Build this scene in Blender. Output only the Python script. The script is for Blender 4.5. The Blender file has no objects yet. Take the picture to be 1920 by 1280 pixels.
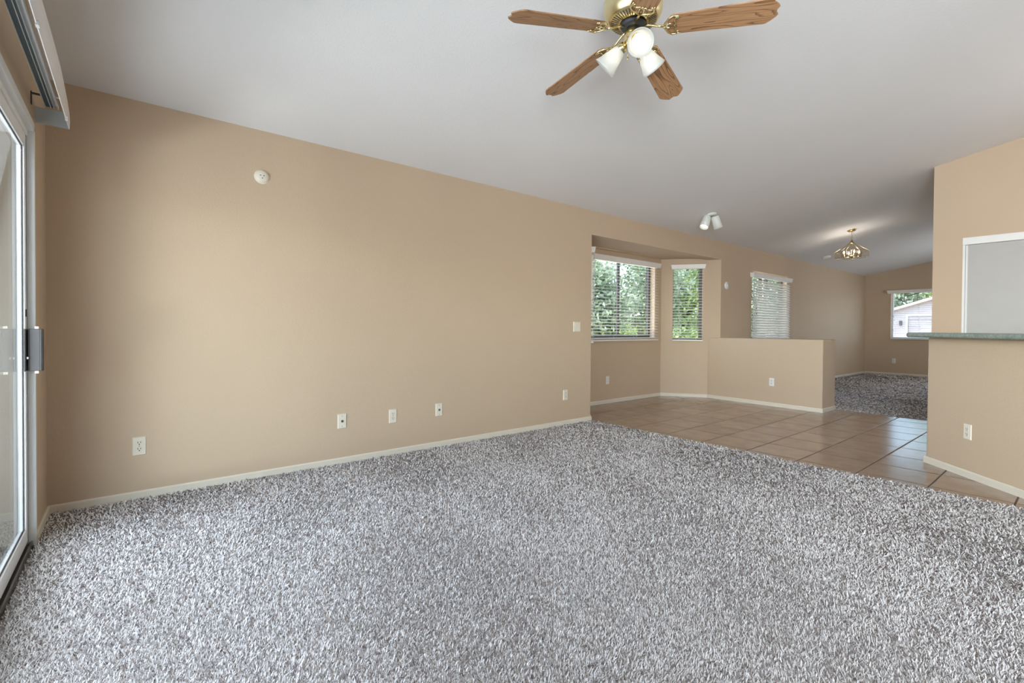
import bpy, bmesh, math, random
import numpy as np
from mathutils import Vector, Matrix

random.seed(7)
R = math.radians
PI = math.pi
S = bpy.context.scene
COL = S.collection

# ------------------------------------------------------------------ camera
cam_d = bpy.data.cameras.new('camera')
cam_d.sensor_width = 36.0
cam_d.lens = 886.6 / 1920 * 36.0
cam_d.shift_y = (626.2 - 640.0) / 1920.0
cam_d.clip_start = 0.02
cam_d.clip_end = 300
cam = bpy.data.objects.new('camera', cam_d)
COL.objects.link(cam)
YAW, PIT, ROL, CAMZ = R(51.1), R(0.70), R(-0.39), 1.08
_f = Vector((-math.sin(YAW) * math.cos(PIT), math.cos(YAW) * math.cos(PIT), -math.sin(PIT)))
_r = Vector((math.cos(YAW), math.sin(YAW), 0))
_d = _f.cross(_r)
_r2 = _r * math.cos(ROL) + _d * math.sin(ROL)
_d2 = -_r * math.sin(ROL) + _d * math.cos(ROL)
cam.matrix_world = Matrix(((_r2.x, -_d2.x, -_f.x, 0), (_r2.y, -_d2.y, -_f.y, 0),
                           (_r2.z, -_d2.z, -_f.z, CAMZ), (0, 0, 0, 1)))
S.camera = cam

# ------------------------------------------------------------------ colour management, sky, sun, daylight
S.view_settings.view_transform = 'Standard'
S.view_settings.look = 'None'
S.view_settings.exposure = 0.0
S.view_settings.gamma = 1.0
S.view_settings.use_curve_mapping = False
S.cycles.use_denoising = True
S.cycles.max_bounces = 10
S.cycles.diffuse_bounces = 6
S.cycles.transparent_max_bounces = 24
S.cycles.sample_clamp_indirect = 6.0
S.cycles.caustics_reflective = False
S.cycles.caustics_refractive = False

world = bpy.data.worlds.new('world')
S.world = world
world.use_nodes = True
wn = world.node_tree
wn.nodes.clear()
sky = wn.nodes.new('ShaderNodeTexSky')
sky.sky_type = 'NISHITA'
sky.sun_disc = False
sky.sun_elevation = R(58)
sky.sun_rotation = R(170)
sky.air_density = 1.0
sky.dust_density = 1.5
bg = wn.nodes.new('ShaderNodeBackground')
bg.inputs['Strength'].default_value = 1.4
wo = wn.nodes.new('ShaderNodeOutputWorld')
wn.links.new(sky.outputs[0], bg.inputs[0])
wn.links.new(bg.outputs[0], wo.inputs[0])


def light(name, kind, loc, energy, color, rot=None, to=None, size=None, spread=None, radius=None):
    d = bpy.data.lights.new(name, kind)
    d.energy = energy
    d.color = color
    if size:
        d.shape = 'RECTANGLE'
        d.size, d.size_y = size
    if spread:
        d.spread = spread
    if radius is not None:
        d.shadow_soft_size = radius
    o = bpy.data.objects.new(name, d)
    COL.objects.link(o)
    o.location = loc
    if to is not None:
        o.rotation_euler = (Vector(to) - Vector(loc)).to_track_quat('-Z', 'Y').to_euler()
    elif rot is not None:
        o.rotation_euler = rot
    return o


sun = light('sun', 'SUN', (0, -20, 30), 8.5, (1.0, 0.97, 0.93), to=(-3.5, -12.0, 0))
sun.data.angle = R(0.6)
# daylight entering by the sliding door (sky), and the light thrown up by the sunlit patio slab beyond its roof
light('daylight_sliding_door', 'AREA', (-2.03, -0.57, 1.06), 60, (0.78, 0.89, 1.0), to=(-2.03, 2.0, 0.62), size=(2.35, 1.8))
light('daylight_patio_bounce', 'AREA', (0.2, -3.3, 0.06), 34, (0.86, 0.94, 1.0), to=(-3.6, 0.9, 2.3), size=(1.3, 0.4), spread=R(90))
# fill lamp added behind the camera, at an opening cut for it
light('front_fill', 'AREA', (1.2, -0.62, 1.40), 92, (0.84, 0.93, 1.0), to=(-1.7, 6.5, 2.3), size=(1.8, 1.0), spread=R(96))
# unseen fill lamp added in the kitchen, and the entry window of the far room
light('kitchen_fill', 'POINT', (0.9, 5.6, 2.1), 27, (0.93, 0.97, 1.0), radius=0.22)
light('chandelier_glow', 'POINT', (-2.51, 9.037, 2.36), 7, (1.0, 0.92, 0.84), radius=0.05)
light('yard_bounce_fill', 'AREA', (-6.1, 6.0, 0.15), 160, (0.92, 0.97, 0.95), to=(-2.8, 6.6, 2.6), size=(2.0, 0.8))  # added lamp in place of yard bounce, lifts the dining ceiling
light('daylight_entry_window', 'AREA', (0.2, 12.3, 1.5), 45, (0.84, 0.92, 1.0), to=(-3.7, 12.3, 1.25), size=(1.2, 1.0))

# ------------------------------------------------------------------ materials
def mat(name):
    m = bpy.data.materials.new(name)
    m.use_nodes = True
    nt = m.node_tree
    b = nt.nodes.get('Principled BSDF')
    return m, nt, b


def N(nt, kind, **kw):
    n = nt.nodes.new(kind)
    for k, v in kw.items():
        if k.startswith('i_'):
            key = k[2:]
            n.inputs[int(key) if key.isdigit() else key].default_value = v
        else:
            setattr(n, k, v)
    return n


def simple(name, col, rough=0.5, metal=0.0, spec=None, noise=None, bump=None):
    """plain surface with a little procedural variation"""
    m, nt, b = mat(name)
    b.inputs['Roughness'].default_value = rough
    b.inputs['Metallic'].default_value = metal
    if spec is not None:
        b.inputs['Specular IOR Level'].default_value = spec
    tc = N(nt, 'ShaderNodeTexCoord')
    no = N(nt, 'ShaderNodeTexNoise')
    no.inputs['Scale'].default_value = (noise or 6.0)
    no.inputs['Detail'].default_value = 3
    nt.links.new(tc.outputs['Object'], no.inputs['Vector'])
    mx = N(nt, 'ShaderNodeMix', data_type='RGBA')
    mx.inputs[6].default_value = (*[c * 0.96 for c in col], 1)
    mx.inputs[7].default_value = (*[min(1, c * 1.04) for c in col], 1)
    nt.links.new(no.outputs['Fac'], mx.inputs[0])
    nt.links.new(mx.outputs[2], b.inputs['Base Color'])
    if bump:
        n2 = N(nt, 'ShaderNodeTexNoise')
        n2.inputs['Scale'].default_value = bump[0]
        n2.inputs['Detail'].default_value = 2
        nt.links.new(tc.outputs['Object'], n2.inputs['Vector'])
        bp = N(nt, 'ShaderNodeBump')
        bp.inputs['Strength'].default_value = bump[1]
        bp.inputs['Distance'].default_value = bump[2]
        nt.links.new(n2.outputs['Fac'], bp.inputs['Height'])
        nt.links.new(bp.outputs[0], b.inputs['Normal'])
    return m


M_WALL = simple('tan_orange_peel_paint', (0.555, 0.428, 0.30), 0.62, noise=1.5, bump=(75, 0.35, 0.004), spec=0.35)
M_BAYWALL = M_WALL
M_CEIL = simple('ceiling_paint', (0.76, 0.755, 0.745), 0.8, noise=1.2, bump=(90, 0.3, 0.004), spec=0.2)
M_TRIM = simple('cream_trim_paint', (0.72, 0.66, 0.54), 0.4, bump=(160, 0.1, 0.002))
M_WHITE = simple('white_plastic', (0.80, 0.79, 0.76), 0.4)
M_VALANCE = simple('white_pvc', (0.88, 0.855, 0.83), 0.35)
M_RETURN = simple('pale_grey_pvc', (0.55, 0.60, 0.60), 0.4)
M_IVORY = simple('ivory_plate_plastic', (0.76, 0.70, 0.58), 0.35)
M_PLATEW = simple('white_plate_plastic', (0.78, 0.76, 0.72), 0.35)
M_SLOT = simple('dark_slot', (0.05, 0.045, 0.04), 0.6)
M_SCREW = simple('screw_metal', (0.35, 0.32, 0.27), 0.35, 0.8)
M_BRASS = simple('polished_brass', (0.82, 0.69, 0.38), 0.2, 1.0)
M_BRASS_S = simple('satin_brass', (0.78, 0.69, 0.40), 0.36, 1.0)
M_BLACKMETAL = simple('blackened_metal', (0.06, 0.06, 0.065), 0.45, 0.4)
M_ALU = simple('silver_aluminium', (0.86, 0.87, 0.865), 0.35, 0.0)
M_ALUW = simple('white_painted_aluminium', (0.72, 0.73, 0.72), 0.4)
M_GASKET = simple('black_gasket', (0.03, 0.025, 0.025), 0.6)
M_TRACK = simple('dark_track_metal', (0.16, 0.15, 0.145), 0.35, 0.6)
M_HANDLE = simple('black_handle_plastic', (0.018, 0.016, 0.014), 0.3)
M_HANDLEG = simple('grey_handle_face', (0.10, 0.095, 0.095), 0.35, 0.1)
M_BRONZE = simple('dark_bronze_frame', (0.085, 0.073, 0.066), 0.45, 0.2)
M_SLAT = simple('white_slat', (0.82, 0.80, 0.75), 0.45)
M_CORD = simple('white_cord', (0.7, 0.68, 0.62), 0.7)
M_TASSEL = simple('brown_tassel', (0.10, 0.08, 0.06), 0.5)
M_DOORP = simple('off_white_door_panel', (0.45, 0.44, 0.41), 0.45)
M_LAMPW = simple('white_lamp_enamel', (0.72, 0.74, 0.68), 0.35)
M_HEADRAIL = simple('slate_blue_headrail_groove', (0.08, 0.125, 0.155), 0.4)
M_STUCCO = simple('pale_stucco', (0.33, 0.305, 0.298), 0.9, bump=(40, 0.4, 0.01))
M_GARAGE = simple('pinkish_garage_paint', (0.30, 0.272, 0.268), 0.6)
M_ROOFT = simple('pale_roof_tile', (0.50, 0.42, 0.385), 0.8)
M_RED = simple('faded_red_paint', (0.62, 0.22, 0.24), 0.7)
M_FENCE = simple('block_wall_stucco', (0.60, 0.50, 0.40), 0.9, bump=(30, 0.4, 0.01))
M_EARTH = simple('desert_gravel', (0.46, 0.38, 0.30), 0.95, noise=14, bump=(60, 0.6, 0.02))
M_CONC = simple('patio_concrete', (0.58, 0.54, 0.49), 0.85, bump=(50, 0.3, 0.005))
M_BARK = simple('tree_bark', (0.20, 0.14, 0.10), 0.9, bump=(30, 0.6, 0.02))


def emit(name, col, strength):
    m = bpy.data.materials.new(name)
    m.use_nodes = True
    nt = m.node_tree
    nt.nodes.clear()
    e = N(nt, 'ShaderNodeEmission')
    e.inputs[0].default_value = (*col, 1)
    e.inputs[1].default_value = strength
    o = N(nt, 'ShaderNodeOutputMaterial')
    nt.links.new(e.outputs[0], o.inputs[0])
    return m


M_BULB = emit('lit_bulb', (1.0, 0.93, 0.82), 2.8)
M_BULBW = emit('lit_warm_bulb', (1.0, 0.84, 0.58), 2.6)
M_CANDLE = emit('lit_candle_bulb', (1.0, 0.78, 0.58), 2.6)


def glass(name, tint=(1, 1, 1), rough=0.0, ior=1.5):
    m = bpy.data.materials.new(name)
    m.use_nodes = True
    nt = m.node_tree
    nt.nodes.clear()
    t = N(nt, 'ShaderNodeBsdfTransparent')
    t.inputs[0].default_value = (*tint, 1)
    g = N(nt, 'ShaderNodeBsdfGlossy')
    g.inputs['Roughness'].default_value = rough
    fr = N(nt, 'ShaderNodeFresnel')
    # both faces of a thin pane reflect alike
    ge = N(nt, 'ShaderNodeNewGeometry')
    io = N(nt, 'ShaderNodeMix', data_type='FLOAT')
    io.inputs[2].default_value = ior
    io.inputs[3].default_value = 1.0 / ior
    nt.links.new(ge.outputs['Backfacing'], io.inputs[0])
    nt.links.new(io.outputs[0], fr.inputs[0])
    mx = N(nt, 'ShaderNodeMixShader')
    o = N(nt, 'ShaderNodeOutputMaterial')
    nt.links.new(fr.outputs[0], mx.inputs[0])
    nt.links.new(t.outputs[0], mx.inputs[1])
    nt.links.new(g.outputs[0], mx.inputs[2])
    nt.links.new(mx.outputs[0], o.inputs[0])
    return m


M_GLASS = glass('clear_glass', (0.96, 0.975, 0.97))
M_PANE = glass('window_glass', (0.80, 0.82, 0.815), 0.0, 1.10)
M_GLASSB = glass('bevelled_lamp_glass', (0.97, 0.95, 0.92), 0.03, 1.06)


def frosted():
    m = bpy.data.materials.new('frosted_shade_glass')
    m.use_nodes = True
    nt = m.node_tree
    nt.nodes.clear()
    d = N(nt, 'ShaderNodeBsdfDiffuse')
    d.inputs[0].default_value = (0.78, 0.79, 0.75, 1)
    t = N(nt, 'ShaderNodeBsdfTranslucent')
    t.inputs[0].default_value = (0.92, 0.92, 0.88, 1)
    g = N(nt, 'ShaderNodeBsdfGlossy')
    g.inputs['Roughness'].default_value = 0.2
    m1 = N(nt, 'ShaderNodeMixShader')
    m1.inputs[0].default_value = 0.5
    m2 = N(nt, 'ShaderNodeMixShader')
    m2.inputs[0].default_value = 0.05
    o = N(nt, 'ShaderNodeOutputMaterial')
    L = nt.links.new
    L(d.outputs[0], m1.inputs[1]); L(t.outputs[0], m1.inputs[2])
    L(m1.outputs[0], m2.inputs[1]); L(g.outputs[0], m2.inputs[2])
    L(m2.outputs[0], o.inputs[0])
    return m


M_FROST = frosted()


def oak():
    m, nt, b = mat('oak_veneer')
    L = nt.links.new
    tc = N(nt, 'ShaderNodeTexCoord')
    oi = N(nt, 'ShaderNodeObjectInfo')
    mp = N(nt, 'ShaderNodeMapping')
    mp.inputs['Scale'].default_value = (0.55, 5.5, 1)
    L(tc.outputs['Object'], mp.inputs[0])
    cmb = N(nt, 'ShaderNodeCombineXYZ')
    mul = N(nt, 'ShaderNodeMath', operation='MULTIPLY')
    mul.inputs[1].default_value = 3.7
    L(oi.outputs['Random'], mul.inputs[0])
    L(mul.outputs[0], cmb.inputs[0]); L(mul.outputs[0], cmb.inputs[2])
    L(cmb.outputs[0], mp.inputs[1])
    n1 = N(nt, 'ShaderNodeTexNoise')
    n1.inputs['Scale'].default_value = 2.6
    n1.inputs['Detail'].default_value = 1.5
    L(mp.outputs[0], n1.inputs[0])
    ring = N(nt, 'ShaderNodeMath', operation='MULTIPLY')
    ring.inputs[1].default_value = 15.0
    L(n1.outputs['Fac'], ring.inputs[0])
    fr = N(nt, 'ShaderNodeMath', operation='FRACT')
    L(ring.outputs[0], fr.inputs[0])
    # fine pores
    mp2 = N(nt, 'ShaderNodeMapping')
    mp2.inputs['Scale'].default_value = (6, 260, 1)
    L(tc.outputs['Object'], mp2.inputs[0])
    n2 = N(nt, 'ShaderNodeTexNoise')
    n2.inputs['Scale'].default_value = 1.0
    n2.inputs['Detail'].default_value = 3
    L(mp2.outputs[0], n2.inputs[0])
    cr = N(nt, 'ShaderNodeValToRGB')
    e = cr.color_ramp.elements
    e[0].position, e[0].color = 0.0, (0.15, 0.066, 0.028, 1)
    e[1].position, e[1].color = 1.0, (0.43, 0.235, 0.115, 1)
    a = cr.color_ramp.elements.new(0.32); a.color = (0.41, 0.225, 0.11, 1)
    L(fr.outputs[0], cr.inputs[0])
    mx = N(nt, 'ShaderNodeMix', data_type='RGBA', blend_type='MULTIPLY')
    mx.inputs[0].default_value = 0.55
    c2 = N(nt, 'ShaderNodeValToRGB')
    c2.color_ramp.elements[0].position = 0.35
    c2.color_ramp.elements[0].color = (0.55, 0.5, 0.45, 1)
    c2.color_ramp.elements[1].position = 0.55
    c2.color_ramp.elements[1].color = (1, 1, 1, 1)
    L(n2.outputs['Fac'], c2.inputs[0])
    L(cr.outputs[0], mx.inputs[6]); L(c2.outputs[0], mx.inputs[7])
    L(mx.outputs[2], b.inputs['Base Color'])
    b.inputs['Roughness'].default_value = 0.4
    return m


M_OAK = oak()


def tile():
    m, nt, b = mat('tan_ceramic_tile')
    L = nt.links.new
    tc = N(nt, 'ShaderNodeTexCoord')
    sp = N(nt, 'ShaderNodeSeparateXYZ')
    L(tc.outputs['Object'], sp.inputs[0])
    ids, dist = [], []
    for ax, off, pitch in ((0, -0.725, 0.4125), (1, 4.335, 0.4085)):
        a = N(nt, 'ShaderNodeMath', operation='SUBTRACT', i_1=off)
        L(sp.outputs[ax], a.inputs[0])
        d = N(nt, 'ShaderNodeMath', operation='DIVIDE', i_1=pitch)
        L(a.outputs[0], d.inputs[0])
        fl = N(nt, 'ShaderNodeMath', operation='FLOOR')
        L(d.outputs[0], fl.inputs[0]); ids.append(fl)
        pp = N(nt, 'ShaderNodeMath', operation='PINGPONG', i_1=0.5)
        L(d.outputs[0], pp.inputs[0])
        w = N(nt, 'ShaderNodeMath', operation='MULTIPLY', i_1=pitch)
        L(pp.outputs[0], w.inputs[0]); dist.append(w)
    mn = N(nt, 'ShaderNodeMath', operation='MINIMUM')
    L(dist[0].outputs[0], mn.inputs[0]); L(dist[1].outputs[0], mn.inputs[1])
    mr = N(nt, 'ShaderNodeMapRange')
    mr.inputs['From Min'].default_value = 0.0036
    mr.inputs['From Max'].default_value = 0.0062
    L(mn.outputs[0], mr.inputs['Value'])
    cid = N(nt, 'ShaderNodeCombineXYZ')
    L(ids[0].outputs[0], cid.inputs[0]); L(ids[1].outputs[0], cid.inputs[1])
    wn_ = N(nt, 'ShaderNodeTexWhiteNoise', noise_dimensions='2D')
    L(cid.outputs[0], wn_.inputs['Vector'])
    ns = N(nt, 'ShaderNodeTexNoise')
    ns.inputs['Scale'].default_value = 7
    ns.inputs['Detail'].default_value = 5
    L(tc.outputs['Object'], ns.inputs['Vector'])
    ad = N(nt, 'ShaderNodeMath', operation='MULTIPLY_ADD', i_1=0.35)
    L(wn_.outputs['Value'], ad.inputs[0]); L(ns.outputs['Fac'], ad.inputs[2])
    cr = N(nt, 'ShaderNodeValToRGB')
    cr.color_ramp.elements[0].position = 0.35
    cr.color_ramp.elements[0].color = (0.285, 0.195, 0.135, 1)
    cr.color_ramp.elements[1].position = 1.0
    cr.color_ramp.elements[1].color = (0.40, 0.29, 0.21, 1)
    L(ad.outputs[0], cr.inputs[0])
    mx = N(nt, 'ShaderNodeMix', data_type='RGBA')
    mx.inputs[6].default_value = (0.10, 0.072, 0.053, 1)
    L(mr.outputs[0], mx.inputs[0]); L(cr.outputs[0], mx.inputs[7])
    L(mx.outputs[2], b.inputs['Base Color'])
    rg = N(nt, 'ShaderNodeMapRange')
    rg.inputs['To Min'].default_value = 0.8
    rg.inputs['To Max'].default_value = 0.19
    L(mr.outputs[0], rg.inputs['Value'])
    L(rg.outputs[0], b.inputs['Roughness'])
    mr2 = N(nt, 'ShaderNodeMapRange')
    mr2.inputs['From Max'].default_value = 0.009
    L(mn.outputs[0], mr2.inputs['Value'])
    hs = N(nt, 'ShaderNodeMath', operation='MULTIPLY_ADD', i_1=0.12)
    n3 = N(nt, 'ShaderNodeTexNoise')
    n3.inputs['Scale'].default_value = 16
    L(tc.outputs['Object'], n3.inputs['Vector'])
    L(n3.outputs['Fac'], hs.inputs[0]); L(mr2.outputs[0], hs.inputs[2])
    bp = N(nt, 'ShaderNodeBump')
    bp.inputs['Strength'].default_value = 0.5
    bp.inputs['Distance'].default_value = 0.003
    L(hs.outputs[0], bp.inputs['Height'])
    L(bp.outputs[0], b.inputs['Normal'])
    return m


M_TILE = tile()


def carpet_mat():
    m, nt, b = mat('speckled_frieze_carpet')
    L = nt.links.new
    at = N(nt, 'ShaderNodeAttribute', attribute_name='tint')
    cr = N(nt, 'ShaderNodeValToRGB')
    e = cr.color_ramp.elements
    e[0].position, e[0].color = 0.0, (0.13, 0.10, 0.09, 1)
    e[1].position, e[1].color = 1.0, (0.84, 0.815, 0.795, 1)
    for p, c in ((0.16, (0.24, 0.195, 0.18)), (0.30, (0.41, 0.385, 0.38)), (0.55, (0.67, 0.645, 0.632))):
        x = e.new(p); x.color = (*c, 1)
    L(at.outputs['Fac'], cr.inputs[0])
    L(cr.outputs[0], b.inputs['Base Color'])
    b.inputs['Roughness'].default_value = 0.9
    b.inputs['Specular IOR Level'].default_value = 0.15
    return m


M_CARPET = carpet_mat()
M_BACKING = simple('carpet_backing', (0.36, 0.325, 0.31), 0.95, noise=300)


def laminate():
    m, nt, b = mat('grey_green_laminate')
    L = nt.links.new
    tc = N(nt, 'ShaderNodeTexCoord')
    n1 = N(nt, 'ShaderNodeTexNoise')
    n1.inputs['Scale'].default_value = 60
    n1.inputs['Detail'].default_value = 4
    L(tc.outputs['Object'], n1.inputs['Vector'])
    cr = N(nt, 'ShaderNodeValToRGB')
    cr.color_ramp.elements[0].position = 0.35
    cr.color_ramp.elements[0].color = (0.16, 0.19, 0.155, 1)
    cr.color_ramp.elements[1].position = 0.7
    cr.color_ramp.elements[1].color = (0.28, 0.32, 0.265, 1)
    L(n1.outputs['Fac'], cr.inputs[0])
    L(cr.outputs[0], b.inputs['Base Color'])
    b.inputs['Roughness'].default_value = 0.3
    return m


M_LAMINATE = laminate()


def leafmat(name, a, c):
    m, nt, b = mat(name)
    L = nt.links.new
    at = N(nt, 'ShaderNodeAttribute', attribute_name='tint')
    cr = N(nt, 'ShaderNodeValToRGB')
    cr.color_ramp.elements[0].color = (*a, 1)
    cr.color_ramp.elements[1].color = (*c, 1)
    L(at.outputs['Fac'], cr.inputs[0])
    L(cr.outputs[0], b.inputs['Base Color'])
    b.inputs['Roughness'].default_value = 0.6
    t = N(nt, 'ShaderNodeBsdfTranslucent')
    L(cr.outputs[0], t.inputs[0])
    mx = N(nt, 'ShaderNodeMixShader')
    mx.inputs[0].default_value = 0.4
    o = nt.nodes['Material Output']
    L(b.outputs[0], mx.inputs[1]); L(t.outputs[0], mx.inputs[2]); L(mx.outputs[0], o.inputs[0])
    return m


M_LEAF_D = leafmat('dusty_green_leaves', (0.20, 0.27, 0.16), (0.44, 0.52, 0.35))
M_LEAF_B = leafmat('bright_green_leaves', (0.26, 0.38, 0.10), (0.62, 0.72, 0.30))

# ------------------------------------------------------------------ mesh helpers
class MB:
    def __init__(self):
        self.v, self.f, self.s, self.m = [], [], [], []

    def add(self, vs, fs, smooth=False, mi=0, M=None):
        o = len(self.v)
        for p in vs:
            p = Vector(p)
            self.v.append(M @ p if M is not None else p)
        for f in fs:
            self.f.append([i + o for i in f]); self.s.append(smooth); self.m.append(mi)

    def hexa(self, p, mi=0, M=None):
        """eight corners: bottom four counter-clockwise seen from above, then top four"""
        self.add(p, [(3, 2, 1, 0), (4, 5, 6, 7), (0, 1, 5, 4), (1, 2, 6, 5), (2, 3, 7, 6), (3, 0, 4, 7)], False, mi, M)

    def box(self, x0, x1, y0, y1, z0, z1, mi=0, M=None):
        self.hexa([(x0, y0, z0), (x1, y0, z0), (x1, y1, z0), (x0, y1, z0),
                   (x0, y0, z1), (x1, y0, z1), (x1, y1, z1), (x0, y1, z1)], mi, M)

    def prism(self, pts, z0, z1, mi=0, M=None):
        n = len(pts)
        vs = [(x, y, z0) for x, y in pts] + [(x, y, z1) for x, y in pts]
        fs = [tuple(reversed(range(n))), tuple(range(n, 2 * n))]
        fs += [(i, (i + 1) % n, n + (i + 1) % n, n + i) for i in range(n)]
        self.add(vs, fs, False, mi, M)

    def lathe(self, prof, seg=32, M=None, mi=0, smooth=True):
        n = len(prof)
        vs, fs = [], []
        for k in range(seg):
            a = 2 * PI * k / seg
            for r, z in prof:
                vs.append((r * math.cos(a), r * math.sin(a), z))
        for k in range(seg):
            j = (k + 1) % seg
            for i in range(n - 1):
                fs.append((k * n + i, j * n + i, j * n + i + 1, k * n + i + 1))
        self.add(vs, fs, smooth, mi, M)

    def tube(self, pts, r, seg=8, mi=0, M=None):
        pts = [Vector(p) for p in pts]
        n = len(pts)
        rr = r if isinstance(r, (list, tuple)) else [r] * n
        vs, fs = [], []
        up = None
        for i, p in enumerate(pts):
            t = (pts[min(i + 1, n - 1)] - pts[max(i - 1, 0)]).normalized()
            if up is None:
                up = Vector((0, 0, 1)) if abs(t.z) < 0.9 else Vector((1, 0, 0))
            a = t.cross(up).normalized()
            b = a.cross(t).normalized()
            up = b
            for k in range(seg):
                g = 2 * PI * k / seg
                vs.append(p + (a * math.cos(g) + b * math.sin(g)) * rr[i])
        for i in range(n - 1):
            for k in range(seg):
                j = (k + 1) % seg
                fs.append((i * seg + k, i * seg + j, (i + 1) * seg + j, (i + 1) * seg + k))
        fs.append(tuple(range(seg - 1, -1, -1)))
        fs.append(tuple((n - 1) * seg + k for k in range(seg)))
        self.add(vs, fs, True, mi, M)

    def build(self, name, mats, parent=None, bevel=0.0, loc=None, rotz=None):
        me = bpy.data.meshes.new(name)
        me.from_pydata([tuple(p) for p in self.v], [], self.f)
        mats = mats if isinstance(mats, (list, tuple)) else [mats]
        for m in mats:
            me.materials.append(m)
        me.polygons.foreach_set('use_smooth', self.s)
        me.polygons.foreach_set('material_index', self.m)
        bm = bmesh.new()
        bm.from_mesh(me)
        bmesh.ops.remove_doubles(bm, verts=bm.verts, dist=1e-6)
        bmesh.ops.recalc_face_normals(bm, faces=bm.faces)
        bm.to_mesh(me)
        bm.free()
        o = bpy.data.objects.new(name, me)
        COL.objects.link(o)
        if parent is not None:
            o.parent = parent
        if loc is not None:
            o.location = loc
        if rotz is not None:
            o.rotation_euler = (0, 0, rotz)
        if bevel:
            b = o.modifiers.new('bevel', 'BEVEL')
            b.width = bevel
            b.segments = 2
            b.limit_method = 'ANGLE'
            b.angle_limit = R(40)
        return o


def tag(o, label=None, cat=None, group=None, kind=None):
    if label: o['label'] = label
    if cat: o['category'] = cat
    if group: o['group'] = group
    if kind: o['kind'] = kind
    return o


def thing(name, label, cat, loc=(0, 0, 0), rotz=0.0, group=None, kind=None):
    o = bpy.data.objects.new(name, None)
    o.empty_display_size = 0.1
    COL.objects.link(o)
    o.location = loc
    o.rotation_euler = (0, 0, rotz)
    return tag(o, label, cat, group, kind)


def struct(name, mb, m, label, cat, bevel=0.0):
    o = mb.build(name, m, None, bevel)
    return tag(o, label, cat, None, 'structure')


def copy_thing(o, loc, rotz, label, parent=None):
    c = o.copy()
    COL.objects.link(c)
    if parent is None:
        c.location = loc
        c.rotation_euler = (0, 0, rotz)
        c['label'] = label
    else:
        c.parent = parent
    for ch in list(o.children):
        copy_thing(ch, None, None, None, c)
    return c


def axis_matrix(origin, z_dir, x_hint=(0, 0, 1)):
    z = Vector(z_dir).normalized()
    x = Vector(x_hint)
    x = x - z * x.dot(z)
    if x.length < 1e-4:
        x = Vector((1, 0, 0)) - z * z.x
    x.normalize()
    y = z.cross(x)
    m = Matrix((x, y, z)).transposed().to_4x4()
    m.translation = Vector(origin)
    return m


# ------------------------------------------------------------------ the setting
XL = -3.745           # face of the left wall
YF = -0.372           # face of the sliding-door wall
YB = 14.6             # face of the far wall
XR = 2.6              # right wall, out of the frame
HC, SL = 2.47, 0.186  # ceiling height at the left wall and its slope
WT = 0.15


def cz(x):
    return HC + SL * (x - XL)


def col(mb, x0, x1, y0, y1, z0, z1=None, lift=0.03):
    """wall block; without z1 its top follows the sloping ceiling"""
    if z1 is not None:
        mb.box(x0, x1, y0, y1, z0, z1)
    else:
        a, b = cz(x0) + lift, cz(x1) + lift
        mb.hexa([(x0, y0, z0), (x1, y0, z0), (x1, y1, z0), (x0, y1, z0), (x0, y0, a), (x1, y0, b), (x1, y1, b), (x0, y1, a)])


# floor: tile slab under everything, carpets lie on it
mb = MB()
mb.box(-4.7, XR + WT, YF - WT, YB + WT, -0.20, 0.0)
struct('floor', mb, M_TILE, 'tan ceramic tile floor with dark grout lines', 'floor')

mb = MB()
a, b = -4.0, XR + WT
mb.hexa([(a, YF - WT, cz(a)), (b, YF - WT, cz(b)), (b, YB + WT, cz(b)), (a, YB + WT, cz(a)),
         (a, YF - WT, cz(a) + .2), (b, YF - WT, cz(b) + .2), (b, YB + WT, cz(b) + .2), (a, YB + WT, cz(a) + .2)])
struct('ceiling', mb, M_CEIL, 'sloping off-white textured ceiling', 'ceiling')

# left wall with the bay opening and the dining window
BY0, BY1 = 4.215, 7.25
W3 = (8.30, 9.76, 0.93, 2.10)
mb = MB()
col(mb, XL - WT, XL, YF - WT, BY0, 0)
col(mb, XL - WT, XL, BY0, BY1, 2.185)
col(mb, XL - WT, XL, BY1, W3[0], 0)
col(mb, XL - WT, XL, W3[0], W3[1], 0, W3[2])
col(mb, XL - WT, XL, W3[0], W3[1], W3[3])
col(mb, XL - WT, XL, W3[1], YB + WT, 0)
struct('wall_left', mb, M_WALL, 'long tan left wall with a bay opening', 'wall')

# bay: back wall, two slanted walls, soffit
BX = -4.47
W1 = (4.97, 6.54, 0.95, 2.14)
mb = MB()
mb.box(BX - WT, BX, 4.85, W1[0], 0, 2.4)
mb.box(BX - WT, BX, W1[1], 6.88, 0, 2.4)
mb.box(BX - WT, BX, W1[0], W1[1], 0, W1[2])
mb.box(BX - WT, BX, W1[0], W1[1], W1[3], 2.4)
struct('wall_bay', mb, M_WALL, 'tan back wall of the bay under its wide window', 'wall')


def slanted(name, p, q, s0, s1, z0, z1, label):
    """wall from p to q (plan), room to its left when walking p->q; opening s0..s1 along it"""
    p, q = Vector((*p, 0)), Vector((*q, 0))
    L = (q - p).length
    th = math.atan2(q.y - p.y, q.x - p.x)
    M = Matrix.Translation(p) @ Matrix.Rotation(th, 4, 'Z')
    mb = MB()
    mb.box(0, s0, 0, WT, 0, 2.4, 0, M)
    mb.box(s1, L, 0, WT, 0, 2.4, 0, M)
    mb.box(s0, s1, 0, WT, 0, z0, 0, M)
    mb.box(s0, s1, 0, WT, z1, 2.4, 0, M)
    struct(name, mb, M_WALL, label, 'wall')
    return M, th, L


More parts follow.
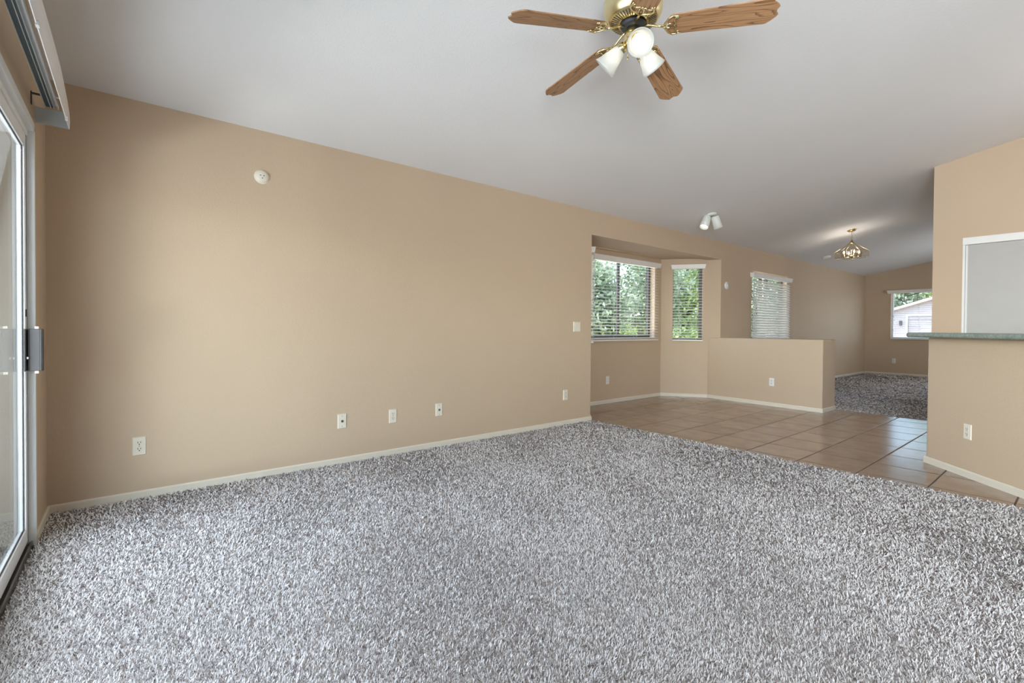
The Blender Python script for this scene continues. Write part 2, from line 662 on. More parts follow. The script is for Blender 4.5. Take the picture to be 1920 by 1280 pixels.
# right slant runs from the back corner of the bay to the left wall; room on its -y side
MR, thR, LR = slanted('wall_bay_right', (BX, 6.72), (XL, 7.25), 0.18, 0.63, 0.91, 2.125, 'slanted tan wall of the bay with a narrow window')
ML, thL, LL = slanted('wall_bay_left', (XL, BY0), (BX, BY0 + .725), 0.45, 0.9, 0.93, 2.06, 'slanted tan wall of the bay beside the long wall')

mb = MB()
mb.prism([(XL - .02, BY0 + .02), (XL - .02, BY1 - .02), (BX - .1, 6.79), (BX - .1, 4.86)], 2.215, 2.4)
struct('ceiling_bay', mb, M_WALL, 'tan underside over the bay', 'ceiling')

# far wall with its window
W4 = (-3.215, -1.70, 0.90, 2.06)
mb = MB()
col(mb, XL - WT, W4[0], YB, YB + WT, 0)
col(mb, W4[1], XR + WT, YB, YB + WT, 0)
col(mb, W4[0], W4[1], YB, YB + WT, 0, W4[2])
col(mb, W4[0], W4[1], YB, YB + WT, W4[3])
struct('wall_back', mb, M_WALL, 'tan far wall with a window over the carpet', 'wall')

# sliding-door wall
D1 = (-3.27, -0.80, 2.045)
mb = MB()
col(mb, XL - WT, D1[0], YF - WT, YF, 0)
col(mb, D1[0], D1[1], YF - WT, YF, D1[2])
col(mb, D1[1], 0.3, YF - WT, YF, 0)
col(mb, 0.3, 2.1, YF - WT, YF, 0, 0.9)  # opening added for the fill lamp outside it
col(mb, 0.3, 2.1, YF - WT, YF, 2.0)
col(mb, 2.1, XR + WT, YF - WT, YF, 0)
struct('wall_front', mb, M_WALL, 'tan wall around the glass sliding door', 'wall')

# right wall out of the frame, with an opening added to let daylight into the kitchen
mb = MB()
col(mb, XR, XR + WT, YF - WT, 4.9, 0)
col(mb, XR, XR + WT, 4.9, 6.3, 0, 0.95)
col(mb, XR, XR + WT, 4.9, 6.3, 2.05)
col(mb, XR, XR + WT, 6.3, YB + WT, 0)
struct('wall_right', mb, M_WALL, 'tan right-hand wall', 'wall')

# kitchen end wall with the pantry opening, and the side wall of the far room behind it
KX, KY = -1.195, 7.12
P0, P1, PZ = -0.948, 0.60, 2.105
mb = MB()
col(mb, KX, P0, KY, KY + 0.13, 0)
col(mb, P0, P1, KY, KY + 0.13, PZ)
col(mb, P1, XR, KY, KY + 0.13, 0)
col(mb, KX, KX + .13, KY + .13, KY + .88, 0)
struct('wall_kitchen', mb, M_WALL, 'tan full-height wall around the white pantry door', 'wall')
mb = MB()
col(mb, -0.05, 0.08, KY + 0.75, 11.7, 0)
col(mb, -0.05, 0.08, 11.7, 12.9, 0, 0.95)
col(mb, -0.05, 0.08, 11.7, 12.9, 2.05)
col(mb, -0.05, 0.08, 12.9, YB, 0)
col(mb, KX + .13, -0.05, KY + 0.75, KY + 0.88, 0)
struct('wall_entry', mb, M_WALL, 'tan side wall of the far carpeted room', 'wall')

# half wall at the end of the bay
HW = [(-3.893, 7.142), (-2.262, 7.065), (-2.256, 7.53), (XL - 0.01, 7.53), (XL - 0.01, 7.225)]
mb = MB()
mb.prism(HW, 0, 0.957)
struct('wall_half', mb, M_WALL, 'waist-high tan half wall dividing the tiled nook from the far room', 'wall', 0.014)

# bar wall at 45 degrees
U45 = Vector((math.cos(R(-45)), math.sin(R(-45)), 0))
N45 = Vector((-math.cos(R(45)), -math.sin(R(45)), 0))      # towards the living room
BP = Vector((-0.878, 5.103, 0))
BL = 2.9
mb = MB()
q = [BP, BP + U45 * BL, BP + U45 * BL - N45 * 0.12, BP - N45 * 0.12]
mb.prism([(p.x, p.y) for p in q], 0, 1.03)
struct('wall_bar', mb, M_WALL, 'tan bar-height wall under the grey-green counter', 'wall', 0.012)

# baseboards
BBH, BBT = 0.052, 0.012


def baseboard(name, runs, label):
    mb = MB()
    for (x0, y0), (x1, y1) in runs:
        d = Vector((x1 - x0, y1 - y0, 0))
        L = d.length
        M = Matrix.Translation((x0, y0, 0)) @ Matrix.Rotation(math.atan2(d.y, d.x), 4, 'Z')
        # profile in local y (towards the room = -y), z
        pr = [(0, 0), (-BBT, 0), (-BBT, BBH - .008), (-BBT * .45, BBH), (0, BBH)]
        n = len(pr)
        vs = [(0, y, z) for y, z in pr] + [(L, y, z) for y, z in pr]
        mb.add(vs, [tuple(range(n)), tuple(range(2 * n - 1, n - 1, -1))] +
               [(i, (i + 1) % n, n + (i + 1) % n, n + i) for i in range(n)], False, 0, M)
    struct(name, mb, M_TRIM, label, 'baseboard')


baseboard('baseboard_left', [((XL, YF), (XL, BY0 + BBT)), ((XL, 7.53), (XL, YB))], 'cream baseboard along the long left wall')
baseboard('baseboard_front', [((-3.255, YF), (XL, YF))][:1], 'short cream baseboard between the sliding door and the corner')
baseboard('baseboard_bay', [((BX, BY0 + .725), (BX, 6.72)), ((BX, 6.72), (-3.893, 7.142)), ((XL, BY0), (BX, BY0 + .725))], 'cream baseboard around the bay')
baseboard('baseboard_half', [((HW[0][0], HW[0][1]), (HW[1][0] + BBT, HW[1][1])), ((HW[1][0], HW[1][1] - BBT), (HW[2][0], HW[2][1]))], 'cream baseboard around the half wall')
baseboard('baseboard_back', [((XL, YB), (-0.05, YB))], 'cream baseboard under the far window')
e1 = BP + U45 * BL
baseboard('baseboard_bar', [((BP.x - .008, BP.y + .008), (e1.x, e1.y))], 'cream baseboard along the bar wall')

# ------------------------------------------------------------------ glass sliding door (front wall)
def slider():
    t = thing('door_1', 'silver glass sliding door at the left edge', 'door', (0, YF, 0), 0, None, 'structure')
    x0, x1, zt = D1[0], D1[1], D1[2]
    mb = MB()                                   # painted frame with a lip over the wall
    mb.box(x0, x0 + .022, -.028, .012, 0, zt)
    mb.box(x1 - .022, x1, -.028, .012, 0, zt)
    mb.box(x0, x1, -.028, .012, zt - .03, zt + .012)
    mb.build('frame', M_ALUW, t, .002)
    mb = MB()
    mb.box(x0, x0 + .022, -.15, -.028, 0, zt)
    mb.box(x1 - .022, x1, -.15, -.028, 0, zt)
    mb.box(x0, x1, -.15, -.028, zt - .03, zt)
    mb.build('outer_frame', simple('dimmed_outer_frame', (0.25, 0.222, 0.18), 0.5), t)  # outer half coloured darker to offset the strong door lamp beside it
    mb = MB()
    mb.box(x0 + .022, x1 - .022, -.125, -.001, 0, .014)
    for y in (-.112, -.07, -.030, -.006):
        mb.box(x0 + .022, x1 - .022, y, y + .005, .014, .030)
    mb.build('floor_track', M_TRACK, t)
    mb = MB()
    mb.box(x0 + .022, x1 - .022, -.125, -.012, zt - .055, zt - .03)
    mb.build('head_track', M_ALU, t)
    mb = MB()
    for y in (-.0165, -.0525):
        mb.box(x0 + .022, x0 + .028, y - .004, y, .03, zt - .055)
    mb.build('weatherstrip', M_GASKET, t)

    def panel(name, xa, xb, yc):
        p = thing(name, None, None)
        p.parent = t
        sw = 0.048
        mb = MB()
        mb.box(xa, xa + sw, yc - .013, yc + .013, .032, zt - .058)
        mb.box(xb - sw, xb, yc - .013, yc + .013, .032, zt - .058)
        mb.box(xa + sw, xb - sw, yc - .013, yc + .013, .032, .032 + .07)
        mb.box(xa + sw, xb - sw, yc - .013, yc + .013, zt - .058 - .06, zt - .058)
        mb.build('stile', M_ALU, p, .002)
        mb = MB()
        g = 0.006
        for a_, b_, c_, d_ in ((xa + sw, xa + sw + g, .102, zt - .118), (xb - sw - g, xb - sw, .102, zt - .118)):
            mb.box(a_, b_, yc + .003, yc + .0055, c_, d_)
        mb.box(xa + sw, xb - sw, yc + .003, yc + .0055, .102, .102 + g)
        mb.box(xa + sw, xb - sw, yc + .003, yc + .0055, zt - .118 - g, zt - .118)
        mb.build('gasket', M_GASKET, p)
        mb = MB()
        mb.box(xa + sw, xb - sw, yc - .003, yc + .003, .102, zt - .118)
        mb.build('glass', M_GLASS, p)
        return p
    xm = (x0 + x1) / 2
    p1 = panel('sliding_panel', x0 + .028, xm + .03, -.030)
    panel('fixed_panel', xm - .03, x1 - .022, -.078)
    # black pull handle on the sliding panel
    h = thing('handle', None, None)
    h.parent = t
    hx, z0, z1 = -3.175, .862, 1.062
    mb = MB()
    mb.box(hx - .026, hx + .026, -.017, -.008, z0, z1)           # base plate
    mb.box(hx - .010, hx + .004, -.008, .040, z0, z1)            # web
    mb.box(hx - .012, hx + .010, .036, .048, z0, z1)             # pull lip
    mb.build('pull', M_HANDLE, h, .003)
    mb = MB()
    mb.box(hx + .004, hx + .0065, .002, .035, z0 + .002, z1 - .002)
    mb.build('grey_face', M_HANDLEG, h)
    mb = MB()
    mb.lathe([(0, 0), (.006, 0), (.006, .006), (0, .008)], 16, axis_matrix((hx + .014, -.008, .925), (0.4, 1, 0)))
    mb.build('lock_button', M_ALU, h)
    mb = MB()
    for z in (z0 - .012, z1):
        mb.box(hx - .006, hx + .006, .018, .032, z, z + .012)
    mb.build('end_cap', M_IVORY, h, .002)
    mb = MB()
    mb.box(x0 + .05, x0 + .062, -.0165, -.013, 1.12, 1.155)
    mb.build('latch_keeper', M_BLACKMETAL, t, .001)


slider()

# valance and head rail of the vertical blind over the door
t = thing('vertical_blind_valance', 'white curved valance and head rail mounted above the glass sliding door', 'blind', (0, YF, 2.098))
xe, xf = -3.372, -0.70
mb = MB()
n = 25
front = []
for i in range(n):
    u = i / (n - 1)
    x = xe + (xf - xe) * u
    zt = .082 + .055 * min(1, (x - xe) / .45) ** .6
    yb = .128
    yt = .128 + .004 * math.sin(PI * min(1, (x - xe) / 1.2))
    front.append((x, yb, yt, zt))
vs, fs = [], []
for x, yb, yt, zt in front:
    vs += [(x, yb, 0), (x, yt + .002, zt * .5), (x, yt, zt), (x, yt - .003, zt), (x, yt - .001, zt * .5), (x, yb - .003, 0)]
for i in range(n - 1):
    for k in range(6):
        fs.append((i * 6 + k, i * 6 + (k + 1) % 6, (i + 1) * 6 + (k + 1) % 6, (i + 1) * 6 + k))
fs += [(5, 4, 3, 2, 1, 0), tuple((n - 1) * 6 + k for k in range(6))]
mb.add(vs, fs)
mb.build('valance_board', M_VALANCE, t)
mb = MB()
mb.box(xe, xe + .003, .002, .125, 0, .082)
mb.build('end_return', M_RETURN, t)
mb = MB()
mb.box(xe + .02, xf, .0390, .0420, .080, .100)
mb.box(xe + .02, xf, .0870, .0900, .080, .100)
mb.box(xe + .02, xf, .0390, .0900, .098, .100)
mb.box(xe + .02, xf, .0720, .0740, .080, .098)
mb.box(xe + .02, xf, .0600, .0625, .080, .098)
mb.build('head_rail', M_ALUW, t)
mb = MB()
mb.box(xe + .021, xf - .002, .0425, .0598, .086, .0978)
mb.box(xe + .021, xf - .002, .0628, .0718, .086, .0978)
mb.build('rail_groove', M_HEADRAIL, t)
for x in (-3.26, -2.1, -1.0):
    mb = MB()
    mb.box(x, x + .02, .0, .004, .05, .110)
    mb.box(x, x + .02, .004, .088, .1005, .1045)
    mb.build('wall_bracket', M_BLACKMETAL, t)
for x in (-3.22, -2.28, -1.5):
    mb = MB()
    mb.box(x, x + .016, .0905, .126, .092, .096)
    mb.box(x, x + .016, .1235, .1265, -.004, .096)
    mb.box(x - .004, x + .02, .1235, .134, -.006, .010)
    mb.build('valance_clip', M_WHITE, t)

# ------------------------------------------------------------------ windows and their slatted blinds
def window(name, loc, rotz, w, z0, z1, label, stiles, y=0.085, fl=.045, m=None):
    """origin at the middle of the opening on the wall's room face; local -y is the room"""
    t = thing(name, label, 'window', loc, rotz, None, 'structure')
    fw = .045
    m = m or M_BRONZE
    mb = MB()
    mb.box(-w / 2, -w / 2 + fl, y, y + .05, z0, z1)
    mb.box(w / 2 - fw, w / 2, y, y + .05, z0, z1)
    mb.box(-w / 2 + fl, w / 2 - fw, y, y + .05, z0, z0 + .03)
    mb.box(-w / 2 + fl, w / 2 - fw, y, y + .05, z1 - .03, z1)
    mb.build('frame', m, t, .002)
    mb = MB()
    for s in stiles:
        mb.box(s - .034, s - .003, y + .004, y + .03, z0 + .03, z1 - .03)
        mb.box(s + .006, s + .034, y + .022, y + .048, z0 + .03, z1 - .03)
    if stiles:
        mb.build('meeting_stile', M_BRONZE, t)
    mb = MB()
    mb.box(-w / 2 + fl, w / 2 - fw, y + .023, y + .027, z0 + .03, z1 - .03)
    mb.build('pane', M_PANE, t)
    return t


def blind(label, loc, rotz, w, z0, z1, tilt, vw=None, vh=.075, group=None, pitch=.0445, cordx=None):
    t = thing('window_blind', label, 'blind', loc, rotz, group)
    vw = vw or w + .05
    mb = MB()
    # valance with slanting ends
    mb.add([(-vw / 2, -.075, z1 + vh), (vw / 2, -.075, z1 + vh), (vw / 2, -.002, z1 + vh), (-vw / 2, -.002, z1 + vh),
            (-vw / 2 + .015, -.066, z1), (vw / 2 - .015, -.066, z1), (vw / 2 - .015, -.002, z1), (-vw / 2 + .015, -.002, z1)],
           [(0, 1, 2, 3), (7, 6, 5, 4), (0, 4, 5, 1), (1, 5, 6, 2), (2, 6, 7, 3), (3, 7, 4, 0)])
    mb.build('valance', M_SLAT, t, .003)
    mb = MB()
    n = int((z1 - z0 - .03) / pitch)
    ca, sa = math.cos(tilt), math.sin(tilt)
    for i in range(n):
        zc = z0 + .045 + i * pitch
        prof = []
        for k, (yy, zz) in enumerate(((-.0245, 0), (0, .0025), (.0245, 0), (.0245, -.0026), (0, -.0002), (-.0245, -.0026))):
            prof.append((-.034 + yy * ca - zz * sa, zc + yy * sa + zz * ca))
        vs = [(-w / 2, y, z) for y, z in prof] + [(w / 2, y, z) for y, z in prof]
        mb.add(vs, [(0, 1, 2, 3, 4, 5), (11, 10, 9, 8, 7, 6)] + [(k, (k + 1) % 6, 6 + (k + 1) % 6, 6 + k) for k in range(6)])
    mb.build('slats', M_SLAT, t)
    mb = MB()
    mb.box(-w / 2, w / 2, -.058, -.010, z0, z0 + .018)
    mb.build('bottom_rail', M_SLAT, t, .003)
    mb = MB()
    k = max(2, int(round(w / .55)) + 1)
    for i in range(k):
        x = -w / 2 + .10 + (w - .20) * i / (k - 1)
        for y in (-.0605, -.0075):
            mb.tube([(x, y, z0 + .018), (x, y, z1)], .0010, 5)
    mb.build('ladder_cord', M_CORD, t)
    cx = cordx if cordx is not None else -w / 2 + .06
    for dx, zb in ((0, z0 + .56), (.012, z0 + .47)):
        mb = MB()
        mb.tube([(cx + dx, -.069, z1 + .005), (cx + dx, -.069, zb)], .0011, 5)
        c = mb.build('pull_cord', M_CORD, t)
        mb = MB()
        mb.lathe([(0, .022), (.003, .022), (.006, .004), (.006, 0), (0, -.002)], 10, Matrix.Translation((cx + dx, -.069, zb - .02)))
        mb.build('tassel', M_TASSEL, c)
    return t


GB = 'white slatted window blinds'
cy1 = (W1[0] + W1[1]) / 2
window('window_1', (BX, cy1, 0), R(90), W1[1] - W1[0], W1[2], W1[3], 'wide dark-framed sliding window at the back of the bay', [0.0])
blind('wide white blind with open slats on the back wall of the bay', (BX, cy1, 0), R(90), 1.635, .905, 2.055, R(9), 1.73, .075, GB)
cR = (0.18 + 0.63) / 2
p = MR @ Vector((cR, 0, 0))
window('window_2', p, thR, .45, .91, 2.125, 'narrow dark-framed window in the slanted wall of the bay', [], fl=.012)
blind('narrow white blind with open slats on the slanted wall of the bay', p, thR, .455, .90, 2.045, R(10), .53, .07, GB)
cyy = (W3[0] + W3[1]) / 2
window('window_3', (XL, cyy, 0), R(90), W3[1] - W3[0], W3[2], W3[3], 'window behind nearly closed blinds past the half wall', [0.05])
blind('white blind with half-closed slats seen above the half wall', (XL, cyy + .01, 0), R(90), 1.53, .90, 1.985, R(51), 1.62, .075, GB)
cx4 = (W4[0] + W4[1]) / 2
window('window_4', (cx4, YB, 0), 0, W4[1] - W4[0], W4[2], W4[3], 'far window looking out at a garage', [0.05], fl=.03, m=M_ALUW)
blind('white blind with wide-open slats on the far wall facing a garage', (cx4, YB, 0), 0, 1.50, .88, 1.995, R(2), 1.66, .078, GB)
p = ML @ Vector((.650, 0, 0))
window('window_5', p, thL, .45, .93, 2.06, 'narrow window of the bay behind the end of the long wall', [])
blind('white blind mostly hidden behind the end of the long left wall', p, thL, .455, .90, 2.045, R(9), .50, .07, GB)

# ------------------------------------------------------------------ pantry door
t = thing('door_2', 'flat off-white sliding pantry door with a white header', 'door', (0, KY, 0), 0, None, 'structure')
mb = MB()
mb.box(P0, P1, -.006, .05, PZ - .078, PZ)
mb.build('header', M_WHITE, t, .003)
mb = MB()
mb.box(P0, P0 + .022, .004, .05, 0, PZ - .078)
mb.box(P1 - .022, P1, .004, .05, 0, PZ - .078)
mb.build('jamb', M_WHITE, t, .002)
for nm, a_, b_, y in (('sliding_panel', P0 + .024, P0 + .80, .022), ('rear_panel', P0 + .76, P1 - .024, .046)):
    mb = MB()
    mb.box(a_ + .018, b_ - .018, y, y + .012, .03, PZ - .08)
    pn = mb.build(nm, M_DOORP, t)
    mb = MB()
    mb.box(a_, a_ + .018, y - .004, y + .016, .012, PZ - .08)
    mb.box(b_ - .018, b_, y - .004, y + .016, .012, PZ - .08)
    mb.box(a_ + .018, b_ - .018, y - .004, y + .016, .012, .03)
    mb.build('edge_frame', M_ALUW, pn, .002)

# ------------------------------------------------------------------ counter on the bar wall
def counter():
    t = thing('bar_counter', 'grey-green laminate counter with rounded edges lying on the bar wall', 'counter', (BP.x, BP.y, 1.03), R(-45))
    x0, x1, y0, y1, h, r = -.085, BL, -.155, .28, .038, .10
    pts = []
    for cx, cy_, a0 in ((x0 + r, y0 + r, 180), (x1 - r, y0 + r, 270), (x1 - r, y1 - r, 0), (x0 + r, y1 - r, 90)):
        for k in range(7):
            a = R(a0 + 15 * k)
            pts.append((cx + r * math.cos(a), cy_ + r * math.sin(a)))
    mb = MB()
    mb.prism(pts, 0, h)
    o = mb.build('countertop', M_LAMINATE, t)
    b = o.modifiers.new('bevel', 'BEVEL')
    b.width = .012
    b.segments = 4
    b.limit_method = 'ANGLE'
    b.angle_limit = R(50)


counter()

# ------------------------------------------------------------------ wall plates (local -y is out of the wall)
def plate_mb(w=.070, h=.115):
    mb = MB()
    mb.add([(-w / 2, 0, -h / 2), (w / 2, 0, -h / 2), (w / 2, 0, h / 2), (-w / 2, 0, h / 2),
            (-w / 2 + .004, -.006, -h / 2 + .004), (w / 2 - .004, -.006, -h / 2 + .004),
            (w / 2 - .004, -.006, h / 2 - .004), (-w / 2 + .004, -.006, h / 2 - .004)],
           [(3, 2, 1, 0), (4, 5, 6, 7), (0, 1, 5, 4), (1, 2, 6, 5), (2, 3, 7, 6), (3, 0, 4, 7)])
    return mb


def yaxis(x, y, z):
    return axis_matrix((x, y, z), (0, -1, 0))


def screws(t, zs):
    for z in zs:
        mb = MB()
        mb.lathe([(.0032, 0), (.0032, .001), (0, .0014)], 12, yaxis(0, -.006, z))
        mb.build('screw', M_SCREW, t)


def duplex(label, loc, rotz, m, group, square=False):
    t = thing('wall_outlet', label, 'outlet', loc, rotz, group)
    plate_mb().build('cover_plate', m, t, .001)
    for z in (.0195, -.0195):
        mb = MB()
        pts = []
        for k in range(24):
            a = 2 * PI * k / 24
            x, y = .0172 * math.cos(a), .0172 * math.sin(a)
            pts.append((x, max(-.0135, min(.0135, y))))
        if square:
            pts = [(-.0165, -.0185), (.0165, -.0185), (.0165, .0185), (-.0165, .0185)]
        mb.prism(pts, 0, .0018, 0, axis_matrix((0, -.006, z), (0, -1, 0), (1, 0, 0)))
        rc = mb.build('receptacle', m, t, .0006)
        mb = MB()
        mb.box(-.0085, -.0052, -.0082, -.0072, z - .0010, z + .0095)
        mb.box(.0052, .0085, -.0082, -.0072, z - .0005, z + .0090)
        mb.lathe([(.0034, 0), (.0034, .0004), (0, .0004)], 12, yaxis(0, -.0078, z - .0075))
        mb.build('slot', M_SLOT, rc)
    screws(t, (0,))
    return t


OG = 'electrical outlets low on the walls'
duplex('cream duplex outlet low on the long wall, closest to the glass sliding door', (XL, .041, .331), R(90), M_IVORY, OG)
duplex('cream duplex outlet on the long wall between the two cable plates', (XL, 1.729, .330), R(90), M_IVORY, OG)
duplex('cream outlet low on the long wall below the light switch', (XL, 3.797, .338), R(90), M_IVORY, OG, True)
duplex('white outlet under the wide bay window', (BX, 5.397, .336), R(90), M_PLATEW, OG, True)
hwa = math.atan2(HW[1][1] - HW[0][1], HW[1][0] - HW[0][0])
u = (2.899 - 3.895) / (2.262 - 3.895)
duplex('white outlet on the face of the half wall', (-2.905, HW[0][1] + (HW[1][1] - HW[0][1]) * .606, .342), hwa, M_PLATEW, OG, True)
duplex('white outlet on the far wall under the garage-facing window', (-3.142, YB, .345), 0, M_PLATEW, OG, True)
pb = BP + U45 * 0.400
duplex('cream outlet with square face on the bar wall under the counter', (pb.x, pb.y, .338), R(-45), M_IVORY, OG, True)


def cable(label, y):
    t = thing('cable_plate', label, 'wall plate', (XL, y, .338), R(90), 'cable plates on the long wall')
    plate_mb().build('cover_plate', M_IVORY, t, .001)
    mb = MB()
    mb.lathe([(.0095, 0), (.0095, .002), (.0048, .002), (.0048, .0105), (.0015, .0105), (.0015, .013), (0, .013)], 18, yaxis(0, -.006, 0))
    mb.build('coax_jack', M_BLACKMETAL, t)
    screws(t, (.0415, -.0415))


cable('cream cable plate with a coax jack, left of the middle outlet on the long wall', 1.300)
cable('cream cable plate with a coax jack, right of the middle outlet on the long wall', 2.176)

t = thing('light_switch', 'cream double rocker light switch on the long wall beside the bay', 'switch', (XL, 3.972, 1.103), R(90))
plate_mb(.116, .115).build('cover_plate', M_IVORY, t, .001)
for x in (-.023, .023):
    mb = MB()
    mb.add([(x - .0165, -.006, -.033), (x + .0165, -.006, -.033), (x + .0165, -.006, .033), (x - .0165, -.006, .033),
            (x - .0165, -.0068, -.033), (x + .0165, -.0068, -.033), (x + .0165, -.0105, .033), (x - .0165, -.0105, .033)],
           [(3, 2, 1, 0), (4, 5, 6, 7), (0, 1, 5, 4), (1, 2, 6, 5), (2, 3, 7, 6), (3, 0, 4, 7)])
    mb.build('rocker', M_IVORY, t, .0008)
for x in (-.023, .023):
    for z in (-.048, .048):
        mb = MB()
        mb.lathe([(.003, 0), (.003, .001), (0, .0013)], 12, yaxis(x, -.006, z))
        mb.build('screw', M_SCREW, t)

t = thing('round_wall_plate', 'round cream wall plate with three holes high on the long wall', 'wall plate', (XL, .729, 2.143), R(90))
mb = MB()
mb.lathe([(.050, 0), (.050, .002), (.044, .006), (0, .006)], 40, yaxis(0, 0, 0))
mb.build('rim', M_IVORY, t)
mb = MB()
mb.lathe([(.041, .006), (.041, .014), (.037, .019), (0, .020)], 40, yaxis(0, 0, 0))
mb.build('face', M_IVORY, t)
mb = MB()
for x, z in ((-.012, .006), (.010, .006), (0, -.012)):
    mb.lathe([(.0036, 0), (.0036, .0006), (0, .0006)], 12, yaxis(x, -.0199, z))
mb.build('slot', M_SLOT, t)

t = thing('door_chime', 'small round white sensor on the wall between the bay and the dining window', 'sensor', (XL, 7.42, 1.787), R(90))
mb = MB()
mb.lathe([(.062, 0), (.062, .012), (.054, .022), (0, .024)], 36, yaxis(0, 0, 0))
mb.build('housing', M_WHITE, t)
mb = MB()
mb.lathe([(.030, .024), (.030, .030), (0, .031)], 30, yaxis(0, 0, 0))
mb.build('centre_button', M_PLATEW, t)

CN = Vector((SL, 0, -1)).normalized()          # down out of the sloping ceiling
t = thing('smoke_detector', 'round white smoke detector on the sloping ceiling left of the chandelier', 'smoke detector', (-3.387, 10.695, cz(-3.387)))
mb = MB()
mb.lathe([(.07, 0), (.07, .012), (.062, .030), (.03, .036), (0, .036)], 36, axis_matrix((0, 0, 0), CN))
mb.build('housing', M_WHITE, t)
mb = MB()
mb.lathe([(.045, .030), (.045, .037), (.035, .039), (.035, .034)], 36, axis_matrix((0, 0, 0), CN))
mb.build('vent_ring', M_PLATEW, t)

# ------------------------------------------------------------------ ceiling fan
FX, FY = -1.499, 1.983
FZ = 2.618                                       # underside of the motor
t = thing('ceiling_fan', 'brass ceiling fan with five oak blades and three lit frosted shades', 'ceiling fan', (FX, FY, FZ))
mb = MB()
ch = cz(FX) - FZ
mb.lathe([(.0, .10), (.055, .11), (.14, .128), (.1445, .118), (.1445, .070), (.141, .052), (.132, .036), (.126, .026), (.122, .022)], 56)
mb.build('motor_housing', M_BRASS_S, t)
mb = MB()
mb.lathe([(0, .12), (.085, .12), (.085, .14), (.060, .17), (.040, .18), (.040, ch - .05), (.075, ch - .03), (.085, ch + .012), (0, ch + .012)], 40)
mb.build('ceiling_canopy', M_BRASS_S, t)
mb = MB()
mb.lathe([(.122, .022), (.116, .016), (.070, .004), (.066, .004)], 56)
plt = mb.build('vent_plate', M_BRASS, t)
mb = MB()
for k in range(46):
    a = 2 * PI * k / 46
    M = Matrix.Rotation(a, 4, 'Z')
    z0, z1 = .0150, .0048
    mb.add([(.112, -.0026, z0 - .0006), (.112, .0026, z0 - .0006), (.076, .0016, z1 - .0006), (.076, -.0016, z1 - .0006),
            (.112, -.0026, z0 + .0008), (.112, .0026, z0 + .0008), (.076, .0016, z1 + .0008), (.076, -.0016, z1 + .0008)],
           [(0, 1, 2, 3), (7, 6, 5, 4), (0, 4, 5, 1), (1, 5, 6, 2), (2, 6, 7, 3), (3, 7, 4, 0)], False, 0, M)
mb.build('vent_slots', M_SLOT, plt)
mb = MB()
mb.lathe([(0, .006), (.064, .006), (.064, -.006), (.052, -.016), (0, -.016)], 48)
mb.build('flywheel', M_BLACKMETAL, t)

# blade and its iron: local x outwards, pitched, built once and copied
def blade_proto(parent):
    iron = MB()
    iron.tube([(.050, 0, -.006), (.085, 0, -.014), (.120, 0, -.026), (.150, 0, -.030)], [.008, .006, .0055, .006], 8)
    for s in (-1, 1):
        iron.tube([(.148, 0, -.030), (.160, .020 * s, -.031), (.172, .042 * s, -.0315), (.192, .056 * s, -.032), (.215, .052 * s, -.032), (.232, .050 * s, -.032)],
                  [.006, .0055, .005, .005, .0045, .003], 8)
        iron.tube([(.150, 0, -.030), (.172, .012 * s, -.032), (.196, .010 * s, -.032)], .0035, 6)
        sc = [(.215, .052 * s, -.032), (.203, .040 * s, -.032), (.200, .026 * s, -.032), (.208, .012 * s, -.032), (.202, .004 * s, -.032), (.198, 0, -.032)]
        iron.tube(sc, .0035, 6)
    for y in (-.042, 0, .042):
        iron.lathe([(.006, 0), (.006, .003), (0, .004)], 12, axis_matrix((.205 if y == 0 else .216, y, -.031), (0, 0, -1)))
    io = iron.build('blade_iron', M_BRASS, parent)
    w0, w1 = .059, .071
    x0, x1 = .168, .660
    pts = [(x0 + .012, -w0 + .006), (x0 + .024, -w0), (x1 - .060, -w1), (x1 - .046, -w1 + .002), (x1 - .030, -w1 + .013), (x1 - .006, -.034), (x1, -.022),
           (x1 - .007, -.012), (x1 - .010, 0), (x1 - .007, .012), (x1, .022), (x1 - .006, .034), (x1 - .030, w1 - .013), (x1 - .046, w1 - .002), (x1 - .060, w1),
           (x0 + .024, w0), (x0 + .012, w0 - .006), (x0, .034), (x0, -.034)]
    bl = MB()
    bl.prism(pts, -.0285, -.0225)
    bo = bl.build('blade', M_OAK, parent, .0012)
    io.parent = bo
    return bo


SAG = [.088, .100, .110, .060, .088]
b0 = blade_proto(t)
for k in range(5):
    if k == 0:
        o = b0
    else:
        o = b0.copy()
        COL.objects.link(o)
        ic = b0.children[0].copy()
        COL.objects.link(ic)
        ic.parent = o
    az = 4.350 - k * 2 * PI / 5
    droop = math.asin((SAG[k] - .028) / .66)
    M = Matrix.Rotation(az, 4, 'Z') @ Matrix.Rotation(droop, 4, 'Y') @ Matrix.Rotation(R(-11), 4, 'X')
    o.rotation_euler = M.to_euler()
    o.location = (0, 0, 0)

